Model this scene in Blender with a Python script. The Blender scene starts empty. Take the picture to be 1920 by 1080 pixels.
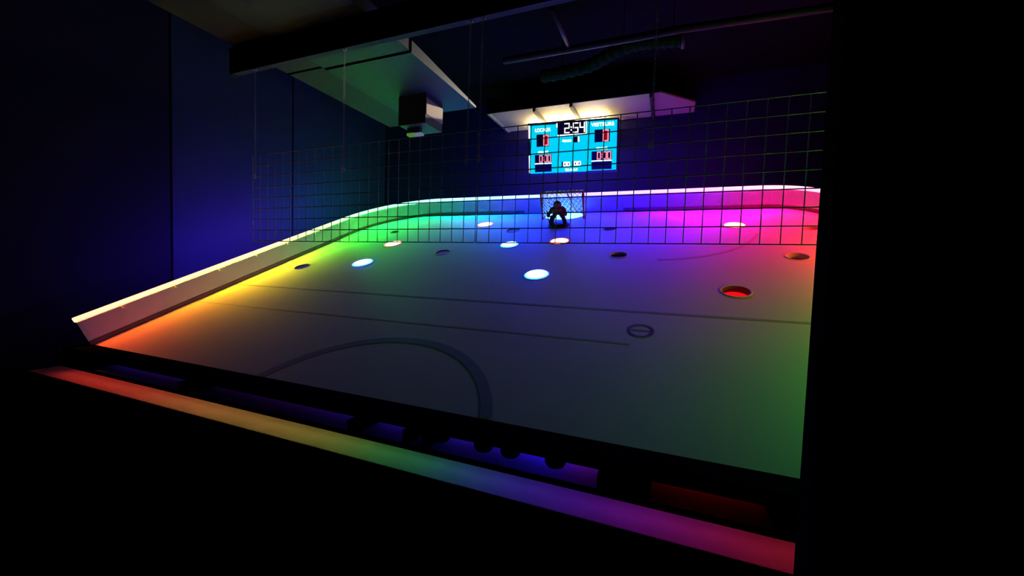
import bpy, bmesh, math, random
from mathutils import Vector, Matrix, geometry
random.seed(7)
R = math.radians
SC = bpy.context.scene
COL = SC.collection
H = 1.55                                   # eye height above the room floor

# ------------------------------------------------------------------ camera
cam_d = bpy.data.cameras.new('camera')
cam_d.sensor_width = 36.0
cam_d.lens = 36.0 * 740.0 / 1920.0
cam_d.clip_start = 0.02
cam = bpy.data.objects.new('camera', cam_d)
COL.objects.link(cam)
right = Vector((0.927538, 0.372304, 0.032610))
down = Vector((0.048580, -0.033595, -0.998254))
fwd = Vector((-0.370559, 0.927503, -0.049247))
m3 = Matrix((right, -down, -fwd)).transposed()
cam.matrix_world = Matrix.Translation((0, 0, H)) @ m3.to_4x4()
SC.camera = cam

# ------------------------------------------------------------------ world / exposure
w = bpy.data.worlds.new('world'); SC.world = w; w.use_nodes = True
w.node_tree.nodes['Background'].inputs[0].default_value = (0.0, 0.0, 0.0, 1)
w.node_tree.nodes['Background'].inputs[1].default_value = 0.0
SC.view_settings.view_transform = 'Standard'
SC.view_settings.look = 'None'
SC.view_settings.gamma = 1.0
SC.view_settings.use_curve_mapping = False
SC.view_settings.exposure = 0.0
# every light of the place is an RGB strip, a recessed disc, the scoreboard or the
# tube behind it, plus an added wash strip and spot lamp; each one is made in the builder of its own thing below
LED = 1.0                                  # overall level of the RGB strips

# rink frame: tilted playing surface, rising away from the viewer
TH = R(22.5)
OR = Vector((0, 1.7, -0.7269 + H))
VU = Vector((1, 0, 0)); VV = Vector((0, math.cos(TH), math.sin(TH))); VW = Vector((0, -math.sin(TH), math.cos(TH)))
def rk(u, v, ww=0.0): return OR + VU * u + VV * v + VW * ww
ROT = (TH, 0, 0)

# ------------------------------------------------------------------ materials
def mat(name, col, rough=0.6, metal=0.0, spec=0.5, noise=0.0, nscale=8.0, bump=0.0):
    m = bpy.data.materials.new(name); m.use_nodes = True
    nt = m.node_tree; b = nt.nodes['Principled BSDF']
    b.inputs['Roughness'].default_value = rough
    b.inputs['Metallic'].default_value = metal
    b.inputs['Specular IOR Level'].default_value = spec
    if noise > 0:
        tc = nt.nodes.new('ShaderNodeTexCoord'); nz = nt.nodes.new('ShaderNodeTexNoise')
        nz.inputs['Scale'].default_value = nscale; nz.inputs['Detail'].default_value = 5
        nt.links.new(tc.outputs['Object'], nz.inputs['Vector'])
        mx = nt.nodes.new('ShaderNodeMix'); mx.data_type = 'RGBA'
        mx.inputs['A'].default_value = (*[c * (1 - noise) for c in col], 1)
        mx.inputs['B'].default_value = (*[min(1, c * (1 + noise)) for c in col], 1)
        nt.links.new(nz.outputs['Fac'], mx.inputs['Factor'])
        nt.links.new(mx.outputs['Result'], b.inputs['Base Color'])
        if bump > 0:
            bp = nt.nodes.new('ShaderNodeBump'); bp.inputs['Strength'].default_value = bump; bp.inputs['Distance'].default_value = 0.01
            nt.links.new(nz.outputs['Fac'], bp.inputs['Height']); nt.links.new(bp.outputs['Normal'], b.inputs['Normal'])
    else:
        b.inputs['Base Color'].default_value = (*col, 1)
    return m
def emit(name, col, s=1.0):
    m = bpy.data.materials.new(name); m.use_nodes = True
    nt = m.node_tree; nt.nodes.clear()
    e = nt.nodes.new('ShaderNodeEmission'); o = nt.nodes.new('ShaderNodeOutputMaterial')
    e.inputs[0].default_value = (*col, 1); e.inputs[1].default_value = s
    nt.links.new(e.outputs[0], o.inputs[0]); return m
def emit_attr(name, attr, s=1.0):
    m = bpy.data.materials.new(name); m.use_nodes = True
    nt = m.node_tree; nt.nodes.clear()
    a = nt.nodes.new('ShaderNodeAttribute'); a.attribute_name = attr
    e = nt.nodes.new('ShaderNodeEmission'); o = nt.nodes.new('ShaderNodeOutputMaterial')
    e.inputs[1].default_value = s
    nt.links.new(a.outputs['Color'], e.inputs[0]); nt.links.new(e.outputs[0], o.inputs[0]); return m

M = dict(
    ice=mat('synthetic_ice', (0.78, 0.79, 0.80), 0.5, spec=0.25, noise=0.05, nscale=3.0),
    board=mat('white_board', (0.44, 0.44, 0.56), 0.42, spec=0.4),
    kick=mat('kick_strip', (0.11, 0.05, 0.05), 0.6),
    black=mat('black_paint', (0.004, 0.004, 0.005), 0.95, spec=0.0),
    blackwall=mat('black_wall', (0.009, 0.009, 0.011), 0.95, spec=0.0, noise=0.3, nscale=4),
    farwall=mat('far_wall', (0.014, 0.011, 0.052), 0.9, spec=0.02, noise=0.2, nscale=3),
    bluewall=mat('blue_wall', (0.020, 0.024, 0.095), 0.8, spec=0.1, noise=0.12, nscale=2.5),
    shadewall=mat('blue_wall_shaded', (0.012, 0.010, 0.040), 0.85, spec=0.05, noise=0.12, nscale=2.5),  # blue wall with the fading of its glow put into the colour
    steel=mat('galvanised_steel', (0.45, 0.45, 0.48), 0.45, 0.3, noise=0.15, nscale=30),
    beam=mat('beam_paint', (0.05, 0.04, 0.10), 0.6, spec=0.2),
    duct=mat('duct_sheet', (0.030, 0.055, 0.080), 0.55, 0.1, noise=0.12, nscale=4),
    ductdark=mat('duct_dark_grey', (0.035, 0.04, 0.04), 0.7),
    cream=mat('cream_board', (0.42, 0.37, 0.26), 0.7, noise=0.06, nscale=6),
    rib=mat('joist_grey', (0.06, 0.055, 0.05), 0.7),
    ledge=mat('ledge_laminate', (0.50, 0.47, 0.44), 0.6, noise=0.22, nscale=9),
    shelf=mat('shelf_laminate', (0.30, 0.30, 0.34), 0.6, noise=0.15, nscale=9),
    red=mat('goal_red', (0.5, 0.04, 0.05), 0.4),
    cord=mat('net_cord', (0.85, 0.85, 0.85), 0.8),
    linedark=mat('line_navy', (0.36, 0.41, 0.58), 0.5, spec=0.2),
    linered=mat('line_red', (0.70, 0.45, 0.50), 0.5, spec=0.2),
    linefaint=mat('line_faint', (0.58, 0.60, 0.68), 0.5, spec=0.2),
    cup=mat('cup_plastic', (0.66, 0.66, 0.64), 0.5),
    cupdark=mat('cup_dark', (0.09, 0.06, 0.07), 0.6),
    ring=mat('plug_ring', (0.16, 0.07, 0.10), 0.6),
    maroon=mat('goalie_maroon', (0.16, 0.03, 0.05), 0.6),
    rubber=mat('black_rubber', (0.01, 0.01, 0.012), 0.6),
    housing=mat('scoreboard_housing', (0.03, 0.03, 0.06), 0.5),
    window=mat('digit_window', (0.012, 0.014, 0.05), 0.3),
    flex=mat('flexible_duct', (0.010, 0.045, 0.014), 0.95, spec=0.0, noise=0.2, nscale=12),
    clip=mat('clip_plastic', (0.8, 0.8, 0.8), 0.4),
)

# ------------------------------------------------------------------ mesh helpers
def link(o, parent=None):
    COL.objects.link(o)
    if parent is not None: o.parent = parent
    return o
def mesh_obj(name, bm, m, parent=None, loc=(0, 0, 0), rot=(0, 0, 0), smooth=False):
    me = bpy.data.meshes.new(name)
    bmesh.ops.recalc_face_normals(bm, faces=bm.faces[:])
    bm.to_mesh(me); bm.free()
    if m is not None: me.materials.append(m)
    if smooth: me.polygons.foreach_set('use_smooth', [True] * len(me.polygons))
    o = bpy.data.objects.new(name, me); o.location = loc; o.rotation_euler = rot
    return link(o, parent)
def empty(name, loc=(0, 0, 0), rot=(0, 0, 0)):
    o = bpy.data.objects.new(name, None); o.location = loc; o.rotation_euler = rot
    o.empty_display_size = 0.1
    return link(o)
def tag(o, label, cat, group=None):
    o['label'] = label; o['category'] = cat
    if group: o['group'] = group
    return o
def struct(o, label=None):
    o['kind'] = 'structure'
    if label: o['label'] = label
    return o
def box(bm, x0, x1, y0, y1, z0, z1, bev=0.0):
    vs = [bm.verts.new((x, y, z)) for x in (x0, x1) for y in (y0, y1) for z in (z0, z1)]
    idx = [(0, 1, 3, 2), (4, 6, 7, 5), (0, 4, 5, 1), (2, 3, 7, 6), (0, 2, 6, 4), (1, 5, 7, 3)]
    fs = [bm.faces.new([vs[i] for i in q]) for q in idx]
    if bev > 0:
        es = list({e for f in fs for e in f.edges})
        bmesh.ops.bevel(bm, geom=es, offset=bev, segments=2, affect='EDGES', profile=0.5)
    return bm
def box_obj(name, x0, x1, y0, y1, z0, z1, m, parent=None, bev=0.0, loc=(0, 0, 0), rot=(0, 0, 0)):
    return mesh_obj(name, box(bmesh.new(), x0, x1, y0, y1, z0, z1, bev), m, parent, loc, rot)
def tube(bm, pts, r, seg=8, caps=True, closed=False):
    pts = [Vector(p) for p in pts]; n = len(pts); rings = []
    rr = r if isinstance(r, (list, tuple)) else [r] * n
    prev = None
    for i, p in enumerate(pts):
        if closed: t = pts[(i + 1) % n] - pts[i - 1]
        else: t = pts[min(i + 1, n - 1)] - pts[max(i - 1, 0)]
        t.normalize()
        a = prev if prev is not None else (Vector((0, 0, 1)) if abs(t.z) < 0.9 else Vector((1, 0, 0)))
        x = (a - t * a.dot(t)).normalized(); y = t.cross(x); prev = x
        rings.append([bm.verts.new(p + (x * math.cos(2 * math.pi * k / seg) + y * math.sin(2 * math.pi * k / seg)) * rr[i]) for k in range(seg)])
    m_ = n if closed else n - 1
    for i in range(m_):
        A, B = rings[i], rings[(i + 1) % n]
        for k in range(seg):
            bm.faces.new((A[k], A[(k + 1) % seg], B[(k + 1) % seg], B[k]))
    if caps and not closed:
        bm.faces.new(rings[0][::-1]); bm.faces.new(rings[-1])
    return rings
def lathe(bm, prof, seg=32, cx=0.0, cy=0.0):
    rings = []
    for r, z in prof:
        if r < 1e-6: rings.append([bm.verts.new((cx, cy, z))])
        else: rings.append([bm.verts.new((cx + r * math.cos(2 * math.pi * k / seg), cy + r * math.sin(2 * math.pi * k / seg), z)) for k in range(seg)])
    for A, B in zip(rings, rings[1:]):
        for k in range(seg):
            q = [A[k % len(A)], A[(k + 1) % len(A)], B[(k + 1) % len(B)], B[k % len(B)]]
            q = list(dict.fromkeys(q))
            if len(q) >= 3: bm.faces.new(q)
def sweep(bm, path, prof, close_prof=True):
    """path: list of (u, v, nu, nv) with outward normal; prof: list of (outward offset, w)."""
    rings = [[bm.verts.new((u + nu * o, v + nv * o, ww)) for o, ww in prof] for u, v, nu, nv in path]
    k = len(prof)
    for A, B in zip(rings, rings[1:]):
        for i in range(k if close_prof else k - 1):
            bm.faces.new((A[i], A[(i + 1) % k], B[(i + 1) % k], B[i]))
    if close_prof:
        bm.faces.new(rings[0][::-1]); bm.faces.new(rings[-1])
    return rings
def lerp_stops(stops, x):
    if x <= stops[0][0]: return stops[0][1]
    for (a, ca), (b, cb) in zip(stops, stops[1:]):
        if x <= b:
            t = (x - a) / (b - a); return tuple(p + (q - p) * t for p, q in zip(ca, cb))
    return stops[-1][1]

# ------------------------------------------------------------------ room shell
XL, XR, YN, YF, ZC = -5.2, 3.0, -2.2, 6.25, 2.75 + H
struct(box_obj('floor', XL, XR, YN, YF, -0.1, 0, M['blackwall']), 'black floor of the dark hall')
struct(box_obj('ceiling', XL, XR, YN, YF, ZC, ZC + 0.1, M['blackwall']), 'black ceiling of the dark hall')
struct(box_obj('wall_far', XL, XR, YF, YF + 0.1, 0, ZC, M['farwall']), 'dark far wall behind the scoreboard')
struct(box_obj('wall_near', XL, XR, YN - 0.1, YN, 0, ZC, M['blackwall']))
struct(box_obj('wall_outer', XR, XR + 0.1, YN, YF, 0, ZC, M['blackwall']))
wl = struct(box_obj('wall_left', XL - 0.1, XL - 0.02, YN, YF, 0, ZC, M['blackwall']), 'blue-painted left wall of vertical panels')
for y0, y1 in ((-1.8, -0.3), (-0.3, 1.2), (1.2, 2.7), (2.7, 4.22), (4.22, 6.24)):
    box_obj('wall_panel', XL - 0.02, XL, y0 + 0.012, y1 - 0.012, 0, ZC, M['bluewall'] if y0 > 2 else M['shadewall'] if y0 > 1 else M['farwall'], wl)  # nearer panels get darker colours for the glow fading along the wall
# black partition at the right, beside the viewer
struct(box_obj('wall_right', 0.326, 2.95, 1.08, 1.17, 0, ZC, M['blackwall']), 'black partition beside the viewer cutting off the right side')

# ------------------------------------------------------------------ rink outline
UL, UR, VF, RL, RR = -4.33, 1.5, 4.01, 1.0, 0.6
def build_path(step=0.06):
    segs = []
    def straight(a, b, n):
        k = max(2, int((Vector(b) - Vector(a)).length / step)); L = []
        for i in range(k + 1):
            t = i / k; L.append((a[0] + (b[0] - a[0]) * t, a[1] + (b[1] - a[1]) * t, n[0], n[1]))
        return L
    def arc(cx, cy, r, a0, a1):
        k = max(6, int(abs(a1 - a0) * r / step)); L = []
        for i in range(k + 1):
            a = a0 + (a1 - a0) * i / k
            L.append((cx + r * math.cos(a), cy + r * math.sin(a), math.cos(a), math.sin(a)))
        return L
    segs.append(('side', straight((UL, -0.02), (UL, VF - RL), (-1, 0))))
    segs.append(('corner', arc(UL + RL, VF - RL, RL, math.pi, math.pi / 2)))
    segs.append(('end', straight((UL + RL, VF), (UR - RR, VF), (0, 1))))
    segs.append(('corner', arc(UR - RR, VF - RR, RR, math.pi / 2, 0)))
    segs.append(('side', straight((UR, VF - RR), (UR, 0.0), (1, 0))))
    return segs
SEGS = build_path()
FULL = []
for _, L in SEGS: FULL += L if not FULL else L[1:]

# recessed lights and holes: (u, v, radius, depth, kind, label)
HOLES = [
    (-1.104, 1.776, 0.108, 0.012, 'blue', 'largest blue-white floor light, nearest the viewer in the middle of the rink'),
    (-3.192, 1.920, 0.112, 0.012, 'blue', 'blue-white floor light at the left, nearest the yellow-lit side board'),
    (-1.683, 2.588, 0.100, 0.014, 'blue', 'blue-white floor light under the lower edge of the wire mesh'),
    (-3.276, 2.590, 0.112, 0.016, 'red', 'orange-white floor light in the green-lit left corner of the rink'),
    (-2.365, 3.428, 0.108, 0.016, 'red', 'pinkish white floor light left of the goal, close to the far board'),
    (-1.145, 2.729, 0.104, 0.022, 'red', 'red-rimmed glowing floor light straight in front of the goalie figure'),
    (0.599, 3.290, 0.104, 0.018, 'red', 'warm white floor light on the magenta-lit ice at the far right'),
    (0.438, 1.615, 0.092, 0.044, 'dimred', 'open round hole with a dim red light at its bottom, nearest hole at the right'),
    (0.957, 2.355, 0.080, 0.040, 'dark', 'unlit round hole beside the black partition with a pale left rim'),
    (1.240, 3.156, 0.060, 0.030, 'dark', 'small unlit hole half hidden at the far right beside the partition'),
    (-0.673, 3.185, 0.070, 0.030, 'dark', 'unlit hole on violet ice right of the goalie figure'),
    (-0.462, 2.320, 0.078, 0.020, 'dark', 'unlit dark reddish hole on the purple ice just below the mesh'),
    (-1.851, 3.144, 0.085, 0.006, 'pale', 'unlit disc with a pale ring on blue ice left of the goalie'),
    (-2.384, 2.310, 0.080, 0.012, 'dimblue', 'dim dark blue disc on the teal ice between two brightly lit discs'),
    (-3.925, 1.750, 0.085, 0.012, 'dimblue', 'dim dark blue disc nearest the left side board on yellow ice'),
    (-3.629, 3.100, 0.062, 0.020, 'dark', 'small unlit hole in the green-lit far left corner'),
]
def playfield():
    root = empty('rink_surface', rk(0, 0), ROT)
    tag(root, 'tilted white hockey rink surface lit in rainbow colours', 'rink')
    pts, edges = [], []
    outline = [(u, v) for u, v, _, _ in FULL]
    n = len(outline); pts += [Vector(p) for p in outline]; edges += [(i, (i + 1) % n) for i in range(n)]
    for u, v, r, d, k, l in HOLES:
        b = len(pts); s = 40
        pts += [Vector((u + r * math.cos(2 * math.pi * i / s), v + r * math.sin(2 * math.pi * i / s))) for i in range(s)]
        edges += [(b + i, b + (i + 1) % s) for i in range(s)]
    vs, es, fs, *_ = geometry.delaunay_2d_cdt(pts, edges, [], 0, 1e-5)
    def inside(p):
        c = False; j = n - 1
        for i in range(n):
            a, b = outline[i], outline[j]
            if (a[1] > p[1]) != (b[1] > p[1]) and p[0] < (b[0] - a[0]) * (p[1] - a[1]) / (b[1] - a[1]) + a[0]: c = not c
            j = i
        return c
    bm = bmesh.new(); bv = [bm.verts.new((p.x, p.y, 0)) for p in vs]
    for f in fs:
        c = sum((vs[i] for i in f), Vector((0, 0))) / len(f)
        if not inside(c): continue
        if any((c.x - u) ** 2 + (c.y - v) ** 2 < r * r * 0.98 for u, v, r, *_ in HOLES): continue
        bm.faces.new([bv[i] for i in f])
    for v in [v for v in bm.verts if not v.link_faces]: bm.verts.remove(v)
    o = mesh_obj('ice_sheet', bm, M['ice'], root)
    for p in o.data.polygons:
        pass
    if o.data.polygons[0].normal.z < 0: o.data.flip_normals()
    # printed markings, a film on the surface
    def ring(name, cx, cy, r, wd, a0, a1, m):
        bm = bmesh.new(); k = 72; prev = None
        for i in range(k + 1):
            a = a0 + (a1 - a0) * i / k
            q = [bm.verts.new((cx + (r + s * wd / 2) * math.cos(a), cy + (r + s * wd / 2) * math.sin(a), 0.0012)) for s in (-1, 1)]
            if prev: bm.faces.new((prev[0], prev[1], q[1], q[0]))
            prev = q
        return mesh_obj(name, bm, m, root)
    def line(name, u0, u1, v, wd, m):
        bm = bmesh.new()
        q = [bm.verts.new(c) for c in ((u0, v - wd / 2, 0.001), (u1, v - wd / 2, 0.001), (u1, v + wd / 2, 0.001), (u0, v + wd / 2, 0.001))]
        bm.faces.new(q); return mesh_obj(name, bm, m, root)
    line('centre_line', UL + 0.04, UR - 0.02, 1.205, 0.022, M['linedark'])
    line('faint_line', UL + 0.05, -0.2, 0.79, 0.016, M['linefaint'])
    a = math.asin(0.27 / 0.83)
    ring('centre_circle', -1.58, -0.265, 0.83, 0.062, a, math.pi - a, M['linedark'])
    ring('face_off_circle', -0.2, 3.2, 0.985, 0.03, R(-85), R(-12), M['linered'])
    ring('plug_outline', -0.156, 0.954, 0.072, 0.016, 0, 2 * math.pi, M['ring'])
    line('plug_slot', -0.215, -0.097, 0.954, 0.012, M['ring'])
    return root
playfield()

LM = dict(blue=emit('light_blue', (0.30, 0.62, 1.0), 5.0), red=emit('light_red', (1.0, 0.55, 0.30), 5.0),
          dimred=emit('light_dim_red', (1.0, 0.006, 0.012), 0.9), goal=emit('goal_light_cyan', (0.16, 0.72, 1.0), 4.0))
LE = dict(blue=emit('light_blue_edge', (0.004, 0.05, 1.0), 42.0), red=emit('light_red_edge', (1.0, 0.04, 0.02), 9.0))
DIMB = emit('light_dim_blue', (0.028, 0.028, 0.17), 1.0)
for u, v, r, d, kind, lab in HOLES:
    lit = kind in ('blue', 'red', 'dimred', 'dimblue')
    t = empty('floor_light' if lit else 'floor_hole', rk(u, v, -d), ROT)
    tag(t, lab, 'floor light' if lit else 'hole', 'lit discs in the rink surface' if lit else 'unlit holes in the rink surface')
    bm = bmesh.new(); lathe(bm, [(r, -0.006), (r, d)], 40)
    mesh_obj('cup_wall', bm, M['cupdark'] if kind in ('dimblue', 'dimred') else M['cup'], t, smooth=True)
    if kind in LE:
        top = d + (0.013 if kind == 'blue' else 0.007); q = r * 0.90
        bm = bmesh.new(); lathe(bm, [(0, top), (q * 0.7, top - 0.001), (q, top - 0.004)], 40)
        mesh_obj('lens', bm, LM[kind], t, smooth=True)
        bm = bmesh.new(); lathe(bm, [(q, top - 0.004), (r * 0.97, top - 0.010), (r * 0.995, d - 0.006)], 40)
        mesh_obj('lens_edge', bm, LE[kind], t, smooth=True)
    else:
        bm = bmesh.new(); lathe(bm, [(0, 0), (r * 0.6, 0), (r, -0.004)], 40)
        mesh_obj('lens' if lit else 'cup_floor', bm, DIMB if kind == 'dimblue' else LM[kind] if lit else {'dark': M['cupdark'], 'pale': M['ring']}[kind], t)
    bm = bmesh.new(); lathe(bm, [(r, d), (r + 0.002, d + 0.003), (r + 0.010, d + 0.003), (r + 0.012, d)], 40)
    mesh_obj('rim', bm, M['ice'] if lit else M['cup'], t, smooth=True)

# ------------------------------------------------------------------ boards
BH, BT = 0.208, 0.05
bd = empty('rink_boards', rk(0, 0), ROT)
tag(bd, 'white dasher board running around the rink with rounded corners', 'boards')
for kind, L in SEGS:
    bm = bmesh.new(); sweep(bm, L, [(0, -0.06), (0, BH), (BT, BH), (BT, -0.06)])
    mesh_obj({'side': 'side_panel', 'corner': 'corner_panel', 'end': 'end_panel'}[kind], bm, M['board'], bd)
def kick(path):
    bm = bmesh.new(); sweep(bm, path, [(-0.008, 0.0), (-0.008, 0.034), (-0.001, 0.038), (-0.001, 0.0)])
    mesh_obj('kick_strip', bm, M['kick'], bd)
i0 = next(i for i, p in enumerate(FULL) if p[0] > -2.02 and p[1] > 4.0)
i1 = next(i for i, p in enumerate(FULL) if p[0] > -0.66 and p[1] > 4.0)
kick(FULL[:i0 + 1]); kick(FULL[i1:])
# support skirt down to the hall floor
bm = bmesh.new()
prev = None
bm_w = []
for u, v, nu, nv in FULL:
    p = rk(u + nu * (BT - 0.012), v + nv * (BT - 0.012), -0.061)
    q = Vector((p.x, p.y, 0.0))
    pair = (bm.verts.new(p), bm.verts.new(q))
    p2 = p + Vector((nu * 0.02, nv * 0.02, 0)); pair2 = (bm.verts.new(p2), bm.verts.new((p2.x, p2.y, 0)))
    if prev:
        A, B = prev
        bm.faces.new((A[0], pair[0], pair[1], A[1])); bm.faces.new((B[0], B[1], pair2[1], pair2[0])); bm.faces.new((A[0], B[0], pair2[0], pair[0]))
    else: bm.faces.new((pair[0], pair[1], pair2[1], pair2[0]))
    prev = (pair, pair2)
A, B = prev; bm.faces.new((A[0], B[0], B[1], A[1]))
sk = mesh_obj('support_skirt', bm, M['black'])
tag(sk, 'black skirt closing off the outside of the raised rink', 'skirt')

# ------------------------------------------------------------------ RGB strip on the board top
STOPS = [(0.0, (207.12, 9.13, 0.56)), (0.45, (211.16, 28.26, 0.76)), (0.91, (231.02, 89.18, 1.41)), (1.36, (365.53, 215.64, 2.37)), (1.82, (312.34, 268.53, 3.75)), (2.27, (75.64, 315.73, 5.39)),
         (2.72, (12.95, 440.5, 7.51)), (3.18, (0.12, 312.97, 9.82)), (3.63, (0.03, 223.73, 16.38)), (4.09, (0.01, 117.35, 20.11)), (4.54, (0.01, 66.66, 29.79)), (4.99, (0.01, 53.03, 64.12)),
         (5.45, (0.01, 49.22, 270.64)), (5.9, (0.04, 16.47, 680.29)), (6.35, (0.14, 3.78, 823.65)), (6.81, (0.72, 0.9, 666.82)), (7.26, (4.12, 0.26, 647.7)), (7.72, (25.92, 0.1, 722.5)),
         (8.17, (133.84, 0.06, 510.0)), (8.62, (341.11, 0.06, 154.18)), (9.08, (260.67, 0.06, 31.28)), (9.53, (161.31, 0.14, 5.89)), (9.99, (172.06, 0.88, 1.27)), (10.44, (296.31, 3.84, 0.38)),
         (10.89, (266.04, 13.31, 0.15)), (11.35, (163.63, 36.36, 0.07)), (11.8, (82.19, 72.92, 0.06)), (12.26, (27.17, 106.53, 0.05)), (12.71, (7.41, 138.2, 0.05)), (13.2, (2.04, 178.41, 0.04))]
TUBE = [(0.0, (2.6, 0.95, 0.55)), (1.0, (2.6, 1.1, 0.6)), (1.9, (2.3, 1.6, 0.7)), (2.5, (1.5, 2.0, 0.7)), (3.0, (0.9, 2.4, 0.9)), (3.8, (0.75, 2.6, 1.1)), (4.6, (0.8, 2.4, 2.6)),
        (5.5, (0.75, 1.5, 3.6)), (6.5, (0.85, 0.85, 4.4)), (7.5, (1.7, 0.8, 4.4)), (8.3, (3.2, 0.8, 3.4)), (9.0, (3.4, 0.9, 2.0)), (9.6, (3.2, 0.8, 1.1)), (10.4, (2.2, 0.6, 0.3)), (11.4, (1.4, 1.0, 0.3)), (12.3, (0.5, 1.2, 0.3)), (13.4, (0.4, 1.2, 0.4))]
def led_mesh(name, pts, r, stops, param, m, parent, seg=8):
    bm = bmesh.new(); lay = bm.verts.layers.float_color.new('led')
    rings = tube(bm, pts, r, seg)
    for i, ring in enumerate(rings):
        c = lerp_stops(stops, param[i])
        for vtx in ring: vtx[lay] = (*[x * LED for x in c], 1)
    return mesh_obj(name, bm, m, parent, smooth=True)
LEDM = emit_attr('rgb_strip', 'led', 1.0)
ls = empty('light_strip', rk(0, 0, BH), ROT)
tag(ls, 'glowing rainbow light strip along the top of the rink boards', 'light strip')
pts, par, s = [], [], 0.0
for i, (u, v, nu, nv) in enumerate(FULL):
    p = Vector((u + nu * 0.022, v + nv * 0.022, 0.023))
    if i: s += (p - pts[-1]).length
    pts.append(p); par.append(s)
led_mesh('glow_tube', pts, 0.021, TUBE, par, LEDM, ls)
LAMP_W, LAMP_K = 0.014, 0.035
def lamps(parent, stops, k, step0, s0, s1, offset, height, facing, spread, w):
    """short rectangular lamps laid end to end along the strip; facing(n, s) gives the direction they shine in"""
    n = int(round((s1 - s0) / step0)); step = (s1 - s0) / n; j = 0
    for i in range(n):
        sm = s0 + (i + 0.5) * step
        while par[j + 1] < sm: j += 1
        f = (sm - par[j]) / (par[j + 1] - par[j])
        a, b = FULL[j], FULL[j + 1]
        u, v = a[0] + (b[0] - a[0]) * f, a[1] + (b[1] - a[1]) * f
        nn = Vector((a[2] + (b[2] - a[2]) * f, a[3] + (b[3] - a[3]) * f, 0)).normalized()
        c = lerp_stops(stops, sm); mx = max(c)
        ld = bpy.data.lights.new('strip_segment', 'AREA'); ld.shape = 'RECTANGLE'; ld.size = step; ld.size_y = w
        ld.spread = spread; ld.color = tuple(x / mx for x in c); ld.energy = k * mx * LED * step
        o = bpy.data.objects.new('strip_segment', ld); link(o, parent)
        zx = -facing(nn).normalized(); tx = Vector((0, 0, 1)).cross(nn).normalized(); ty = zx.cross(tx)
        o.matrix_local = Matrix.Translation((u + nn.x * offset, v + nn.y * offset, height)) @ Matrix((tx, ty, zx)).transposed().to_4x4()
down45 = lambda nn: -nn + Vector((0, 0, -1))
down60 = lambda nn: -nn * math.cos(R(58)) + Vector((0, 0, -math.sin(R(58))))
lamps(ls, STOPS, LAMP_K * 1.12, 0.30, 0.0, 3.0, 0.007, 0.012, down60, R(122), LAMP_W)
lamps(ls, STOPS, LAMP_K * 0.72, 0.16, 3.0, 4.65, -0.002, 0.012, down45, R(122), LAMP_W)
lamps(ls, STOPS, LAMP_K, 0.30, 4.65, 8.85, -0.001, 0.012, down45, R(130), LAMP_W)
lamps(ls, STOPS, LAMP_K * 0.85, 0.15, 8.85, 9.85, -0.003, 0.012, down45, R(122), LAMP_W)
lamps(ls, STOPS, LAMP_K * 0.72, 0.30, 9.85, par[-1], -0.001, 0.012, down45, R(122), LAMP_W)
bm = bmesh.new(); sweep(bm, FULL, [(0.001, 0.0), (0.001, 0.004), (0.030, 0.004), (0.030, 0.0)])
mesh_obj('mounting_channel', bm, M['board'], ls)
nxt = 0.3
for i, (u, v, nu, nv) in enumerate(FULL):
    if par[i] >= nxt:
        nxt += 0.42
        bm = bmesh.new(); box(bm, -0.008, 0.008, -0.007, 0.003, -0.022, 0.008, 0.002)
        o = mesh_obj('clip', bm, M['clip'], ls, (u - nu * 0.002, v - nv * 0.002, 0), (0, 0, math.atan2(nv, nu) - math.pi / 2))

# wall-wash strip added outside the boards to put a glow on the walls
wsx = empty('light_strip', rk(0, 0, 0), ROT)
tag(wsx, 'added unseen blue wash light strip on the outer side of the boards facing the walls', 'light strip')
WASH = [(0.4, (0.6, 0.1, 3)), (0.9, (2, 0.4, 16)), (1.4, (6, 2, 52)), (2.0, (14, 4, 60)), (2.5, (16, 5, 50)), (2.9, (4, 16, 52)), (3.3, (0.5, 50, 36)), (3.8, (0.3, 56, 18)), (4.3, (0.2, 14, 8)), (4.9, (0.2, 5, 10)), (5.6, (0.4, 2, 60)),
        (6.4, (3, 1.5, 130)), (7.1, (8, 1, 90)), (7.7, (11, 0.6, 40)), (8.4, (20, 0.5, 14)), (9.2, (24, 0.4, 7))]
upout = lambda nn: nn + Vector((0, 0, 0.15))
lamps(wsx, WASH, 0.115, 0.30, 0.4, 9.0, BT + 0.030, BH - 0.005, upout, R(125), 0.014)
k0 = next(i for i, x in enumerate(par) if x >= 0.35); k1 = next(i for i, x in enumerate(par) if x >= 9.05)
bm = bmesh.new(); sweep(bm, FULL[k0:k1 + 1], [(BT + 0.002, BH - 0.035), (BT + 0.002, BH - 0.029), (BT + 0.028, BH - 0.029), (BT + 0.028, BH - 0.035)])
mesh_obj('mounting_channel', bm, M['black'], wsx)

# ------------------------------------------------------------------ near cabinet: rail, slot, shelf, lit ledge
def Z(z): return z + H
cb = empty('near_cabinet', (-1.9, 1.6, 0))
tag(cb, 'black cabinet along the near end of the rink with a rainbow-lit ledge', 'cabinet')
def cpart(name, x0, x1, y0, y1, z0, z1, m, bev=0.0):
    return box_obj(name, x0 + 1.9, x1 + 1.9, y0 - 1.6, y1 - 1.6, Z(z0), Z(z1), m, cb, bev)
X0, X1 = -4.42, 1.55
cpart('top_rail', X0, X1, 1.55, 1.70, -0.785, -0.729, M['black'], 0.006)
cpart('shelf', X0, X1, 1.50, 1.71, -0.850, -0.834, M['shelf'])
cpart('shelf_edge', X0, X1, 1.490, 1.4995, -0.853, -0.832, M['black'])
cpart('back_panel', X0, X1, 1.712, 1.73, -1.0, -0.76, M['black'])
cpart('ledge', X0 - 0.35, X1, 1.478, 1.711, -0.975, -0.95, M['ledge'], 0.003)
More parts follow.
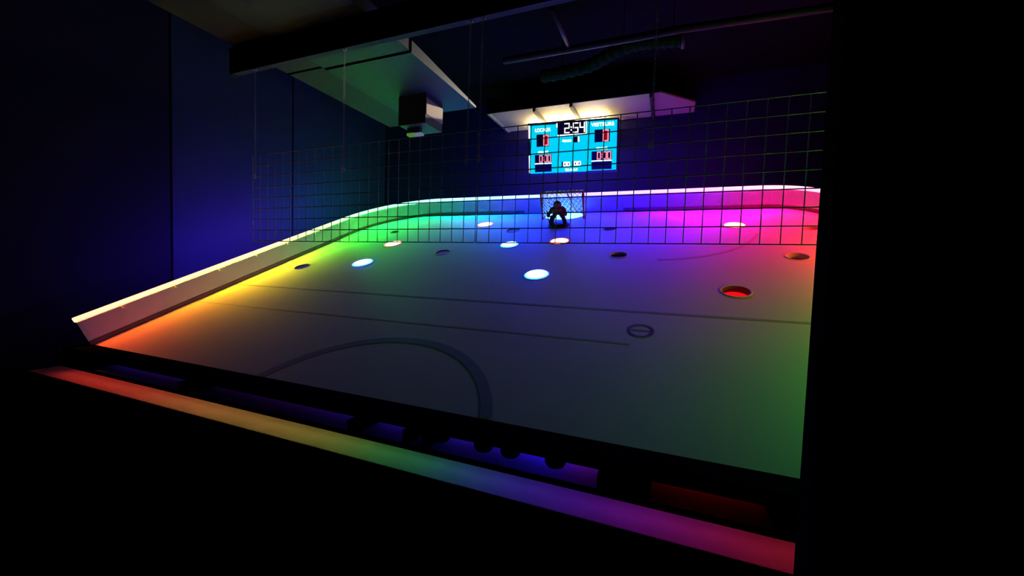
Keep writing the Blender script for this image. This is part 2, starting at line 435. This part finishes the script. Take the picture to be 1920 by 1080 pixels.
cpart('front_apron', X0 - 0.35, X1, 1.485, 1.52, -1.55, -0.9755, M['black'])
for x0, x1 in ((-4.42, -3.9), (-2.86, -2.72), (-1.47, -1.39), (-0.225, -0.03), (0.36, 0.46)):
    cpart('divider', x0, x1, 1.51, 1.709, -0.8335, -0.7855, M['black'])
for x0, x1 in ((-1.15, -1.10), (-1.04, -0.99)):
    cpart('bracket', x0, x1, 1.53, 1.66, -0.8335, -0.7855, M['black'])
for x in (-0.955, -0.735, -0.606, -0.405):
    bm = bmesh.new(); r = 0.044
    lathe(bm, [(0, -0.028), (r * 0.5, -0.0265), (r * 0.82, -0.020), (r, -0.008), (r, 0.03), (0, 0.03)], 20)
    mesh_obj('knob', bm, M['rubber'], cb, (x + 1.9, 1.562 - 1.6, Z(-0.788)), smooth=True)
# strip under the shelf that lights the ledge
LS = [(-4.9, (3.718, 0.169, 0.135)), (-4.0, (5.746, 0.338, 0.237)), (-3.4, (5.746, 0.541, 0.304)), (-2.7, (4.394, 1.606, 0.423)), (-2.0, (2.873, 1.944, 0.423)), (-1.65, (1.859, 2.028, 0.372)),
      (-1.35, (0.338, 1.944, 0.423)), (-1.05, (0.203, 1.521, 0.76)), (-0.85, (0.203, 0.676, 1.859)), (-0.6, (0.338, 0.203, 3.38)), (-0.35, (0.592, 0.101, 3.211)), (-0.1, (1.352, 0.068, 2.366)),
      (0.1, (2.028, 0.068, 1.352)), (0.3, (2.873, 0.085, 0.423)), (0.45, (2.873, 0.101, 0.254)), (0.8, (2.535, 0.085, 0.169))]
l2 = empty('light_strip', (0, 1.60, Z(-0.850)))
tag(l2, 'hidden colour-changing light strip under the cabinet shelf above the ledge', 'light strip')
xs = [-4.5 + 0.08 * i for i in range(68)]
led_mesh('glow_tube', [(x, -0.015, -0.012) for x in xs], 0.009, LS, xs, LEDM, l2)
box_obj('mounting_channel', -4.5, 0.9, -0.03, 0.0, -0.0029, -0.0003, M['black'], l2)
# strip under the top rail that lights the slot
SS = [(-4.2, (0.054, 0.014, 0.432)), (-3.7, (0.135, 0.027, 0.81)), (-3.2, (0.162, 0.027, 0.594)), (-2.6, (0.081, 0.014, 0.216)), (-1.9, (0.162, 0.027, 0.54)), (-1.35, (0.162, 0.054, 1.89)),
      (-0.9, (0.216, 0.081, 2.97)), (-0.62, (0.216, 0.081, 4.32)), (-0.48, (0.27, 0.108, 11.34)), (-0.4, (0.54, 0.081, 5.94)), (-0.3, (1.35, 0.054, 3.24)), (-0.15, (0.405, 0.027, 0.27)),
      (0.0, (0.324, 0.0, 0.0)), (0.12, (0.702, 0.011, 0.005)), (0.35, (0.324, 0.0, 0.0)), (0.8, (0.135, 0.0, 0.0))]
l3 = empty('light_strip', (0, 1.665, Z(-0.785)))
tag(l3, 'hidden blue and violet light strip under the black rail above the slot', 'light strip')
led_mesh('glow_tube', [(x, 0, -0.008) for x in xs], 0.006, SS, xs, LEDM, l3)
box_obj('mounting_channel', -4.5, 0.9, -0.012, 0.012, -0.0025, -0.0003, M['black'], l3)

# ------------------------------------------------------------------ goal
g = empty('hockey_goal', rk(-1.338, 3.64), ROT)
tag(g, 'small red hockey goal with white net against the far board', 'goal')
gw, gh, gd = 0.275, 0.345, 0.30
def gp(name, pts, r, m=M['red'], seg=10):
    bm = bmesh.new(); tube(bm, pts, r, seg); return mesh_obj(name, bm, m, g, smooth=True)
for sx in (-1, 1):
    gp('post', [(sx * gw, 0, 0), (sx * gw, 0, gh)], 0.0125)
    gp('base_bar', [(sx * gw, 0.012, 0.012), (sx * gw * 0.9, gd, 0.012)], 0.008)
    gp('stay', [(sx * gw, 0.01, gh), (sx * gw * 0.9, gd * 0.55, gh * 0.98), (sx * gw * 0.9, gd, 0.02)], 0.007)
gp('crossbar', [(-gw - 0.012, 0, gh), (gw + 0.012, 0, gh)], 0.0125)
gp('back_bar', [(-gw * 0.9, gd, 0.012), (gw * 0.9, gd, 0.012)], 0.008)
gp('centre_stay', [(0.06, gd * 0.1, gh), (0.075, gd * 0.55, gh * 0.6), (0.11, gd * 0.95, 0.03)], 0.009)
def net(name, P, nu_, nv_):
    """diamond net on the bilinear patch P(a, b)"""
    bm = bmesh.new()
    for i in range(nu_):
        for j in range(nv_):
            c = [((i + 0.5) / nu_, j / nv_), ((i + 1) / nu_, (j + 0.5) / nv_), ((i + 0.5) / nu_, (j + 1) / nv_), (i / nu_, (j + 0.5) / nv_)]
            for a, b in zip(c, c[1:] + c[:1]):
                tube(bm, [P(*a), P(*b)], 0.0048, 5)
    o = mesh_obj(name, bm, M['cord'], g, smooth=True); o['kind'] = 'stuff'; return o
def back(a, b):
    x = (a * 2 - 1) * gw * 0.9
    y = gd * (0.58 + 0.42 * min(1, (1 - b) * 1.15)) + 0.015 * math.sin(a * 9) * b
    return Vector((x, y, 0.02 + b * (gh - 0.035)))
net('net_back', back, 8, 4)
for sx in (-1, 1):
    net('net_side', lambda a, b, sx=sx: Vector((sx * gw * (1 - 0.1 * a), a * gd * (1 - 0.42 * max(0, b - 0.13) / 0.87) * 0.98, 0.02 + b * (gh - 0.035))), 4, 5)
net('net_top', lambda a, b: Vector(((a * 2 - 1) * gw * (1 - 0.1 * b), b * gd * 0.57, gh - 0.006 - 0.02 * math.sin(b * math.pi))), 9, 3)
# light panel set in the goal mouth
t = empty('floor_light', rk(-1.365, 3.795, 0.001), ROT)
tag(t, 'large cyan-white glowing oval panel inside the goal mouth', 'floor light')
bm = bmesh.new(); lathe(bm, [(0, 0.004), (0.9, 0.004), (1.0, 0.002), (1.0, 0.0)], 48)
for vtx in bm.verts: vtx.co.x *= 0.262; vtx.co.y *= 0.185
mesh_obj('lens', bm, LM['goal'], t)
bm = bmesh.new(); lathe(bm, [(1.0, 0.0), (1.0, 0.005), (1.05, 0.005), (1.06, 0.0)], 48)
for vtx in bm.verts: vtx.co.x *= 0.262; vtx.co.y *= 0.185
mesh_obj('rim', bm, M['cup'], t)

# ------------------------------------------------------------------ goalie figure
def goalie():
    t = empty('goalie_figure', rk(-1.312, 3.34), ROT)
    t.scale = (1.12, 1.0, 1.0)
    tag(t, 'dark maroon goalie figure standing with legs apart before the goal', 'figure')
    bm = bmesh.new()
    lathe(bm, [(0, 0), (0.118, 0), (0.122, 0.010), (0.112, 0.024), (0.085, 0.036), (0, 0.040)], 32)
    mesh_obj('base', bm, M['rubber'], t, smooth=True)
    bm = bmesh.new()
    for sx in (-1, 1):
        tube(bm, [(sx * 0.078, -0.01, 0.03), (sx * 0.066, -0.016, 0.085), (sx * 0.040, -0.006, 0.135), (sx * 0.024, 0.0, 0.165)], [0.020, 0.023, 0.028, 0.026], 12)
        tube(bm, [(sx * 0.036, 0, 0.226), (sx * 0.068, -0.010, 0.205), (sx * 0.086, -0.03, 0.170), (sx * 0.090, -0.055, 0.155)], [0.024, 0.024, 0.019, 0.015], 12)
    tube(bm, [(0, 0, 0.142), (0, 0, 0.165), (0, -0.004, 0.195), (0, -0.006, 0.222), (0, -0.006, 0.243)], [0.040, 0.052, 0.060, 0.058, 0.034], 16)
    tube(bm, [(0, -0.006, 0.23), (0, -0.01, 0.262)], [0.022, 0.020], 12)
    me_o = mesh_obj('body', bm, M['maroon'], t, smooth=True)
    md = me_o.modifiers.new('join', 'REMESH'); md.mode = 'VOXEL'; md.voxel_size = 0.005; md.use_smooth_shade = True
    sm = me_o.modifiers.new('soft', 'SMOOTH'); sm.factor = 0.5; sm.iterations = 4
    # helmet with face cage
    bm = bmesh.new(); bmesh.ops.create_uvsphere(bm, u_segments=24, v_segments=16, radius=1)
    for vtx in bm.verts:
        z = vtx.co.z; vtx.co = Vector((vtx.co.x * 0.046, vtx.co.y * 0.048 - 0.010, 0.262 + z * 0.048))
        if vtx.co.y < -0.03: vtx.co.y *= 0.92
    h = mesh_obj('helmet', bm, M['maroon'], t, smooth=True)
    for z in (0.258, 0.270, 0.282):
        bm = bmesh.new(); tube(bm, [(0.044 * math.sin(a), -0.012 - 0.050 * math.cos(a), z) for a in [R(-60 + 12 * i) for i in range(11)]], 0.0022, 6)
        mesh_obj('face_cage_bar', bm, M['steel'], h, smooth=True)
    for sx in (-1, 1):
        bm = bmesh.new(); box(bm, -0.021, 0.021, -0.014, 0.010, -0.06, 0.05, 0.007)
        mesh_obj('leg_pad', bm, M['rubber'], t, (sx * 0.069, -0.038, 0.090), (0, sx * R(-14), 0))
    bm = bmesh.new(); bmesh.ops.create_uvsphere(bm, u_segments=16, v_segments=10, radius=0.024)
    for vtx in bm.verts: vtx.co.y *= 0.6
    mesh_obj('catch_glove', bm, M['maroon'], t, (0.092, -0.066, 0.158), smooth=True)
    bm = bmesh.new(); box(bm, -0.018, 0.018, -0.008, 0.006, -0.028, 0.028, 0.004)
    mesh_obj('blocker', bm, M['rubber'], t, (-0.092, -0.070, 0.155))
    bm = bmesh.new(); tube(bm, [(-0.104, -0.078, 0.205), (-0.092, -0.088, 0.10), (-0.078, -0.096, 0.036)], [0.0045, 0.0045, 0.006], 8)
    stk = mesh_obj('stick', bm, M['rubber'], t, smooth=True)
    bm = bmesh.new(); box(bm, -0.08, 0.0, -0.101, -0.093, 0.027, 0.045, 0.002)
    mesh_obj('stick_blade', bm, M['rubber'], stk)
goalie()

# ------------------------------------------------------------------ hanging wire mesh, beam and chains
YM, ZT, ZB = 2.36, Z(0.90), Z(0.165)
rows = [ZB + (ZT - ZB) * i / 8 for i in range(9)]
def panel(x0, ncol, label):
    t = empty('wire_mesh_panel', (x0, YM, ZB)); tag(t, label, 'wire mesh', 'hanging wire mesh panels')
    wd = ncol * 0.0905
    hb = bmesh.new(); tube(hb, [(0, 0, 0), (wd, 0, 0)], 0.0034, 6)
    vb = bmesh.new(); tube(vb, [(0, 0.0055, 0), (0, 0.0055, ZT - ZB)], 0.0030, 6)
    h0 = v0 = None
    for i, z in enumerate(rows):
        if h0 is None: h0 = mesh_obj('horizontal_wire', hb, M['steel'], t); o = h0
        else: o = h0.copy(); link(o, t)
        o.location = (0, 0, z - ZB)
    for i in range(ncol + 1):
        if v0 is None: v0 = mesh_obj('vertical_wire', vb, M['steel'], t); o = v0
        else: o = v0.copy(); link(o, t)
        o.location = (i * 0.0905, 0, 0)
    return t
panel(-3.395, 24, 'left wire mesh panel hanging over the rink in front of the blue wall')
panel(-1.212, 24, 'right wire mesh panel hanging in front of the scoreboard')

bt = empty('ceiling_beam', (-1.0, 2.36, Z(1.61))); tag(bt, 'dark steel beam holding the chains of the wire mesh', 'beam')
box_obj('lower_flange', -2.62, 3.9, -0.024, 0.024, 0.0, 0.010, M['beam'], bt)
box_obj('web', -2.62, 3.9, -0.012, 0.012, 0.0105, 0.185, M['black'], bt)
box_obj('upper_flange', -2.62, 3.9, -0.05, 0.05, 0.1855, 0.199, M['black'], bt)
box_obj('end_plate', -2.64, -2.6205, -0.03, 0.03, -0.010, 0.199, M['beam'], bt)

def chain_mesh(L):
    bm = bmesh.new(); pitch = 0.021; n = int(L / pitch)
    for i in range(n):
        z = -i * pitch - 0.012; a = 0.0055; h = 0.0085; r = 0.0019; pts = []
        for k in range(12):
            th = 2 * math.pi * k / 12; x = a * math.cos(th); zz = z + (h * (1 if math.sin(th) > 0 else -1) * (0.35 if abs(math.sin(th)) > 0.1 else 0) + 0.0085 * math.sin(th))
            pts.append((x, 0, zz) if i % 2 == 0 else (0, x, zz))
        tube(bm, pts, r, 5, closed=True)
    return bm
CH = [(-3.335, 'leftmost chain, at the outer end of the left mesh panel'), (-2.355, 'second chain from the left, hanging in front of the duct'),
      (-1.288, 'left one of the two close chains where the mesh panels meet'), (-1.200, 'right one of the two close chains where the mesh panels meet'),
      (-0.135, 'rightmost chain, right of the scoreboard')]
zlow = 0.715; cm = None
for x, lab in CH:
    t = empty('hanging_chain', (x, 2.345, Z(1.608))); tag(t, lab, 'chain', 'chains holding the wire mesh')
    if cm is None:
        o = mesh_obj('chain_links', chain_mesh(1.61 - zlow - 0.03), M['steel'], t, (0, 0, -0.012)); cm = o
        bm = bmesh.new(); tube(bm, [(0, 0, -0.016), (0.012, 0, -0.010), (0.013, 0, 0.004), (0, 0, 0.010), (-0.013, 0, 0.004), (-0.012, 0, -0.008)], 0.0045, 8)
        hk = mesh_obj('beam_hook', bm, M['clip'], t, smooth=True)
        bm = bmesh.new(); tube(bm, [(0.010 * math.cos(2 * math.pi * k / 16), 0, 0.022 * math.sin(2 * math.pi * k / 16)) for k in range(16)], 0.0038, 6, closed=True)
        cr = mesh_obj('snap_link', bm, M['clip'], t, (0, -0.004, zlow - 1.61), smooth=True)
    else:
        for src in (cm, hk, cr): link(src.copy(), t)
    for ch in t.children:
        if ch.name.startswith('chain_links'): ch['kind'] = 'stuff'

# ------------------------------------------------------------------ ducts
d1 = empty('air_duct', (-2.13, 2.84, Z(1.80))); tag(d1, 'big rectangular air duct running over the rink behind the beam', 'duct')
def wedge(bm, x0, x1, y0, y1, z0, h0, h1):
    vs = [bm.verts.new(c) for c in ((x0, y0, z0), (x1, y0, z0), (x1, y1, z0), (x0, y1, z0), (x0, y0, z0 + h0), (x1, y0, z0 + h0), (x1, y1, z0 + h1), (x0, y1, z0 + h1))]
    for q in ((0, 3, 2, 1), (4, 5, 6, 7), (0, 1, 5, 4), (1, 2, 6, 5), (2, 3, 7, 6), (3, 0, 4, 7)): bm.faces.new([vs[i] for i in q])
    return bm
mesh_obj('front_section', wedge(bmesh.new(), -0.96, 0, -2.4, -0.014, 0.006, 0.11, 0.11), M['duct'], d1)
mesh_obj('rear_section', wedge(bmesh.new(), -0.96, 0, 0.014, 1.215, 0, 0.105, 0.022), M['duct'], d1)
box_obj('joint_flange', -0.97, 0.004, -0.0135, 0.0135, 0.010, 0.125, M['black'], d1)
d2 = empty('air_duct', (-3.34, 2.4, Z(1.83))); tag(d2, 'narrow duct alongside the big air duct next to the blue wall', 'duct')
box_obj('front_section', -0.23, 0.23, -2.0, 0.43, 0, 0.14, M['ductdark'], d2)
box_obj('rear_section', -0.23, 0.23, 0.45, 1.95, 0, 0.14, M['ductdark'], d2)
box_obj('joint_flange', -0.235, 0.235, 0.431, 0.449, -0.006, 0.145, M['black'], d2)
db = empty('air_box', (-2.62, 3.70, Z(1.50))); tag(db, 'box-shaped air outlet hanging under the rear end of the big duct', 'air outlet')
box_obj('casing', -0.175, 0.168, -0.155, 0.165, 0.0, 0.299, M['ductdark'], db)
box_obj('side_cover', 0.1685, 0.176, -0.150, 0.165, 0.085, 0.25, M['cream'], db)
box_obj('bottom_plate', -0.17, 0.165, -0.15, 0.16, -0.006, -0.0005, M['duct'], db)
sg = empty('small_lamp', (-2.65, 3.66, Z(1.41))); tag(sg, 'tiny pale green lamp strip just above the mesh, under the air outlet', 'lamp')
box_obj('lamp_body', -0.10, 0.06, -0.02, 0.03, 0.03, 0.083, M['ductdark'], sg)
bm = bmesh.new(); box(bm, -0.10, -0.01, -0.03, 0.03, 0.0, 0.029, 0.004); mesh_obj('green_lens', bm, emit('lamp_green', (0.07, 0.20, 0.04), 1.0), sg)
bm = bmesh.new(); box(bm, -0.009, 0.08, -0.02, 0.04, 0.0, 0.029, 0.004); mesh_obj('white_lens', bm, emit('lamp_white', (0.12, 0.15, 0.24), 1.0), sg)

# dim steelwork at the upper right
p1 = mesh_obj('ceiling_pipe', (lambda b: (tube(b, [(-1.3, 0, 0), (0, 0.0, 0), (1.6, 0.10, 0)], 0.024, 12), b)[1])(bmesh.new()), M['beam'], None, (0, 2.92, Z(1.63)), smooth=True)
tag(p1, 'thin purple-lit pipe crossing under the ceiling at the upper right', 'pipe')
p2 = mesh_obj('ceiling_brace', (lambda b: (tube(b, [(0, 0, 0), (-0.01, 0.5, 0.02)], 0.016, 8), b)[1])(bmesh.new()), M['beam'], None, (-0.765, 2.43, Z(1.625)), smooth=True)
tag(p2, 'short dark brace from the beam to the pipe behind it', 'brace')
fd = empty('flexible_duct', (-0.7, 4.35, Z(2.25))); tag(fd, 'dim green corrugated flexible duct under the ceiling above the scoreboard', 'duct')
ctrl = [(-1.50, 4.47, 2.24), (-1.2, 4.45, 2.24), (-0.9, 4.40, 2.25), (-0.65, 4.30, 2.29), (-0.4, 4.25, 2.31), (-0.2, 4.26, 2.30), (0.0, 4.28, 2.29)]
cp = [Vector(c) - Vector((-0.7, 4.35, 2.25)) for c in ctrl]
fine = []
for i in range(len(cp) - 1):
    for k in range(12):
        t_ = k / 12; p0, p1_, p2_, p3 = cp[max(i - 1, 0)], cp[i], cp[i + 1], cp[min(i + 2, len(cp) - 1)]
        fine.append(0.5 * ((2 * p1_) + (-p0 + p2_) * t_ + (2 * p0 - 5 * p1_ + 4 * p2_ - p3) * t_ ** 2 + (-p0 + 3 * p1_ - 3 * p2_ + p3) * t_ ** 3))
fine.append(cp[-1])
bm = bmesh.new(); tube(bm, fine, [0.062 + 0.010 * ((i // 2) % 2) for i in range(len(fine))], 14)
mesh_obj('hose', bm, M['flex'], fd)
bm = bmesh.new(); tube(bm, [fine[-1] + Vector((-0.01, 0, 0)), fine[-1] + Vector((0.02, 0, 0))], 0.082, 16)
mesh_obj('end_collar', bm, M['rib'], fd, smooth=True)
for k in (10, 40, 66):
    p = fine[k]; bm = bmesh.new(); tube(bm, [p + Vector((0, 0, 0.05)), Vector((p.x, p.y, 0.498))], 0.004, 6); mesh_obj('hanger', bm, M['black'], fd)

# ------------------------------------------------------------------ lit soffit behind the scoreboard
ZS = 2.30
so = empty('ceiling_soffit', (-1.3, 5.8, Z(ZS))); tag(so, 'cream soffit panels between joists lit from behind the scoreboard', 'soffit')
ribs = [-2.64, -1.92, -1.385, -0.34, 0.30]
for i, (a, b) in enumerate(zip(ribs[:-1], ribs[1:-1])):
    box_obj('soffit_panel', a + 1.3 + 0.022, b + 1.3 - 0.022, -0.36, 0.44, 0.0, 0.02, M['cream'], so)
bm = bmesh.new()
lit_outline = [(-0.318 + 1.3, -0.36), (-0.24 + 1.3, -0.36), (0.20 + 1.3, 0.10), (0.20 + 1.3, 0.44), (-0.318 + 1.3, 0.44)]  # last panel cut slantwise: the edge of the shadow is put into its outline
lo = [bm.verts.new((x, y, 0.0)) for x, y in lit_outline]; hi = [bm.verts.new((x, y, 0.02)) for x, y in lit_outline]
bm.faces.new(lo); bm.faces.new(hi[::-1])
for i in range(5): bm.faces.new((lo[i], hi[i], hi[(i + 1) % 5], lo[(i + 1) % 5]))
mesh_obj('soffit_panel', bm, M['cream'], so)
for a in ribs[1:-1]:
    box_obj('joist', a + 1.3 - 0.0215, a + 1.3 + 0.0215, -0.37, 0.44, -0.05, 0.05, M['rib'], so)
box_obj('edge_trim', ribs[0] + 1.3 - 0.022, ribs[0] + 1.3 + 0.021, -0.37, 0.44, -0.012, 0.05, M['cream'], so)
box_obj('fascia', ribs[0] + 1.3 - 0.022, -0.24 + 1.3, -0.40, -0.371, -0.004, 0.20, M['black'], so)
tl = empty('tube_lamp', (-1.55, 5.98, Z(2.20))); tag(tl, 'warm tube lamp hidden behind the scoreboard that lights the soffit', 'lamp')
bm = bmesh.new(); tube(bm, [(-0.60, 0, 0), (0.55, 0, 0)], 0.016, 10); mesh_obj('tube', bm, emit('warm_tube', (1.0, 0.80, 0.42), 150.0), tl, smooth=True)
box_obj('batten', -0.62, 0.57, 0.02, 0.265, -0.03, -0.017, M['housing'], tl)

SPL = Vector((-0.85, 6.10, 2.256)); aim = Vector((-2.32, 3.50, 1.79)) - SPL  # spot added to throw warm light on the duct side and outlet cover
sp = empty('added_spot', SPL + Vector((0, 0, H))); tag(sp, 'small warm spot lamp added unseen behind the top edge of the scoreboard', 'lamp')
sp.rotation_euler = aim.to_track_quat('-Z', 'Y').to_euler()          # local -z shines, local y up
bm = bmesh.new(); lathe(bm, [(0, 0.05), (0.018, 0.05), (0.020, 0.0), (0.024, -0.02), (0.022, -0.02), (0.018, 0.0), (0.016, 0.045), (0, 0.045)], 20)
mesh_obj('shade', bm, M['black'], sp, smooth=True)
bm = bmesh.new(); tube(bm, [(0, 0, 0.048), (0, 0, 0.10), (0.05, 0, 0.155)], 0.006, 8); mesh_obj('arm', bm, M['black'], sp, smooth=True)
sd = bpy.data.lights.new('bulb', 'SPOT'); sd.energy = 400; sd.color = (1.0, 0.83, 0.60); sd.spot_size = R(21); sd.spot_blend = 0.4; sd.shadow_soft_size = 0.004
so_ = bpy.data.objects.new('bulb', sd); link(so_, sp)

# ------------------------------------------------------------------ scoreboard
sb = empty('scoreboard', (-1.384, 5.6, Z(1.751)))
yaw, pit, rol = 0.189, 0.142, 0.029
r_ = Vector((math.cos(yaw), math.sin(yaw), 0)); n_ = Vector((math.sin(yaw) * math.cos(pit), -math.cos(yaw) * math.cos(pit), -math.sin(pit)))
u_ = n_.cross(r_)
if u_.z < 0: u_ = -u_
r2 = r_ * math.cos(rol) + u_ * math.sin(rol); u2 = u_ * math.cos(rol) - r_ * math.sin(rol)
sb.matrix_world = Matrix.Translation(sb.location) @ Matrix((r2, n_ * -1, u2)).transposed().to_4x4()     # local x right, y into the wall, z up
tag(sb, 'bright blue electronic scoreboard with white clock and red digits on the far wall', 'scoreboard')
SW, SH = 1.25, 0.70
def S(s, t): return ((s - 0.5) * SW, (0.5 - t) * SH)
def plate(name, s0, s1, t0, t1, y, th, m, parent=sb):
    xa, za = S(s0, t1); xb, zb = S(s1, t0)
    return box_obj(name, xa, xb, y - th, y, za, zb, m, parent)
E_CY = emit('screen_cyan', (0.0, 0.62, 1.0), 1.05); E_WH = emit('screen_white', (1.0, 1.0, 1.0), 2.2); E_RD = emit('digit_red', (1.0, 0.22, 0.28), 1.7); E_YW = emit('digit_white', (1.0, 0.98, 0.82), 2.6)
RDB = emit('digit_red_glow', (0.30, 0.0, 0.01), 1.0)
box_obj('housing', -SW / 2 - 0.012, SW / 2 + 0.012, 0.0, 0.07, -SH / 2 - 0.012, SH / 2 + 0.012, M['housing'], sb, 0.006)
for x in (-0.4, 0.4):
    bm = bmesh.new(); tube(bm, [(x, 0.069, 0.1), (x, 0.40, 0.12), (x, 0.68 - x * 0.2, 0.0)], 0.014, 8); mesh_obj('wall_bracket', bm, M['housing'], sb, smooth=True)
plate('display_panel', 0.018, 0.333, 0.035, 0.985, -0.0005, 0.004, E_CY)
plate('display_panel', 0.3335, 0.661, 0.245, 0.985, -0.0005, 0.004, E_CY)
plate('display_panel', 0.6615, 0.990, 0.025, 0.975, -0.0005, 0.004, E_CY)
plate('edge_bloom', 0.0, 0.0145, 0.03, 0.28, -0.0005, 0.004, E_WH)  # white strips imitate the bloom at the panel edges
plate('edge_bloom', 0.0, 0.0145, 0.62, 0.97, -0.0005, 0.004, E_WH)
plate('edge_bloom', 0.3205, 0.3325, 0.02, 0.10, -0.006, 0.002, E_WH)
plate('edge_bloom', 0.648, 0.659, 0.02, 0.24, -0.006, 0.002, E_WH)
plate('edge_bloom', 0.335, 0.659, 0.247, 0.275, -0.006, 0.002, E_WH)
def seg_digit(ch, s0, s1, t0, t1, m, parent, wd=0.19, y=-0.0105, name='digit'):
    on = {'0': 'abcdef', '1': 'bc', '2': 'abged', '4': 'fgbc', '5': 'afgcd', '8': 'abcdefg'}[ch]
    xa, za = S(s0, t1); xb, zb = S(s1, t0); Wd, Hd = xb - xa, zb - za; k = wd * Wd; zm = (za + zb) / 2
    seg = {'a': (xa, xb, zb - k, zb), 'd': (xa, xb, za, za + k), 'g': (xa, xb, zm - k / 2, zm + k / 2), 'f': (xa, xa + k, zm, zb), 'b': (xb - k, xb, zm, zb), 'e': (xa, xa + k, za, zm), 'c': (xb - k, xb, za, zm)}
    bm = bmesh.new()
    for i, c in enumerate(on):
        x0, x1, z0, z1 = seg[c]; e = 0.0004 * i
        box(bm, x0 + 0.0012, x1 - 0.0012, y - 0.002 - e, y - e, z0 + 0.0012, z1 - 0.0012)
    o = mesh_obj(name, bm, m, parent); o['kind'] = 'stuff'; return o
def window(s0, s1, t0, t1): return plate('digit_window', s0, s1, t0, t1, -0.0062, 0.003, M['window'])
# clock 2:54
wn = plate('digit_window', 0.336, 0.646, 0.005, 0.243, -0.0005, 0.004, M['window'])
seg_digit('8', 0.350, 0.400, 0.05, 0.215, mat('digit_off', (0.03, 0.03, 0.09), 0.5), wn, 0.2, name='unlit_digit')
seg_digit('2', 0.410, 0.470, 0.03, 0.225, E_YW, wn, 0.20)
for tt in (0.10, 0.155):
    plate('colon_dot', 0.482, 0.494, tt, tt + 0.024, -0.0105, 0.002, E_YW, wn)
seg_digit('5', 0.506, 0.568, 0.03, 0.225, E_YW, wn, 0.20)
seg_digit('4', 0.580, 0.640, 0.03, 0.225, E_YW, wn, 0.20)
# scores
wn = window(0.092, 0.238, 0.215, 0.455); seg_digit('0', 0.170, 0.234, 0.225, 0.445, E_RD, wn, 0.24)
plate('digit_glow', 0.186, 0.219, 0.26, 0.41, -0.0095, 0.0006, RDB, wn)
wn = window(0.747, 0.915, 0.190, 0.430); seg_digit('0', 0.836, 0.902, 0.195, 0.425, E_RD, wn, 0.24)
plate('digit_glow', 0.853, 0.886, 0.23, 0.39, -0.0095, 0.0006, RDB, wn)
# penalty clocks 0:00 and blank windows below
for (s0, s1, t0, t1) in ((0.070, 0.264, 0.615, 0.775), (0.717, 0.940, 0.605, 0.775)):
    wn = window(s0, s1, t0, t1); a = s0 + (s1 - s0) * 0.26; k = (s1 - a) / 3.35
    for j, off in enumerate((0.0, 1.28, 2.28)):
        seg_digit('0', a + k * off, a + k * (off + 0.94), t0 + 0.008, t1 - 0.008, E_RD, wn, 0.27)
    for tt in (0.33, 0.6):
        plate('colon_dot', a + k * 1.04, a + k * 1.18, t0 + (t1 - t0) * tt, t0 + (t1 - t0) * (tt + 0.12), -0.0105, 0.002, E_RD, wn)
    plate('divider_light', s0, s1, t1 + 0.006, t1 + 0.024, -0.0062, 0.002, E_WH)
    window(s0, s1, t1 + 0.030, 0.958)
# period and shots
wn = window(0.507, 0.582, 0.295, 0.41); seg_digit('1', 0.535, 0.580, 0.30, 0.405, E_WH, wn, 0.42)
for s0, s1, t0 in ((0.380, 0.478, 0.775), (0.500, 0.600, 0.770)):
    wn = window(s0, s1, t0, t0 + 0.105)
    k = (s1 - s0) * 0.83 / 2
    for j in (0, 1):
        seg_digit('0', s1 - k * (2 - j) + 0.0005, s1 - k * (1 - j) - 0.0005, t0 + 0.004, t0 + 0.101, E_WH, wn, 0.36)
def lettering(txt, s0, s1, t0, t1):
    cu = bpy.data.curves.new('lettering', 'FONT'); cu.body = txt; cu.size = 1.0; cu.extrude = 0.0; cu.offset = 0.02; cu.fill_mode = 'BOTH'
    ob = bpy.data.objects.new('tmp', cu); COL.objects.link(ob)
    dg = bpy.context.evaluated_depsgraph_get(); me = bpy.data.meshes.new_from_object(ob.evaluated_get(dg))
    bpy.data.objects.remove(ob); bpy.data.curves.remove(cu)
    xs_ = [v.co.x for v in me.vertices]; ys_ = [v.co.y for v in me.vertices]
    x0, x1, y0, y1 = min(xs_), max(xs_), min(ys_), max(ys_)
    xa, za = S(s0, t1); xb, zb = S(s1, t0)
    for v in me.vertices:
        v.co = Vector((xa + (v.co.x - x0) / (x1 - x0) * (xb - xa), -0.0075, za + (v.co.y - y0) / (y1 - y0) * (zb - za)))
    me.name = 'lettering'; me.materials.clear(); me.materials.append(E_WH)
    o = bpy.data.objects.new('lettering', me); link(o, sb); o['kind'] = 'stuff'
lettering('LOCAUX', 0.077, 0.256, 0.095, 0.165)
lettering('VISITEURS', 0.706, 0.957, 0.060, 0.130)
lettering('PÉRIODE', 0.388, 0.490, 0.335, 0.392)
lettering('PÉNALITÉ', 0.108, 0.226, 0.535, 0.588)
lettering('PÉNALITÉ', 0.770, 0.890, 0.520, 0.572)
lettering('TIRS AU BUT', 0.418, 0.565, 0.915, 0.965)
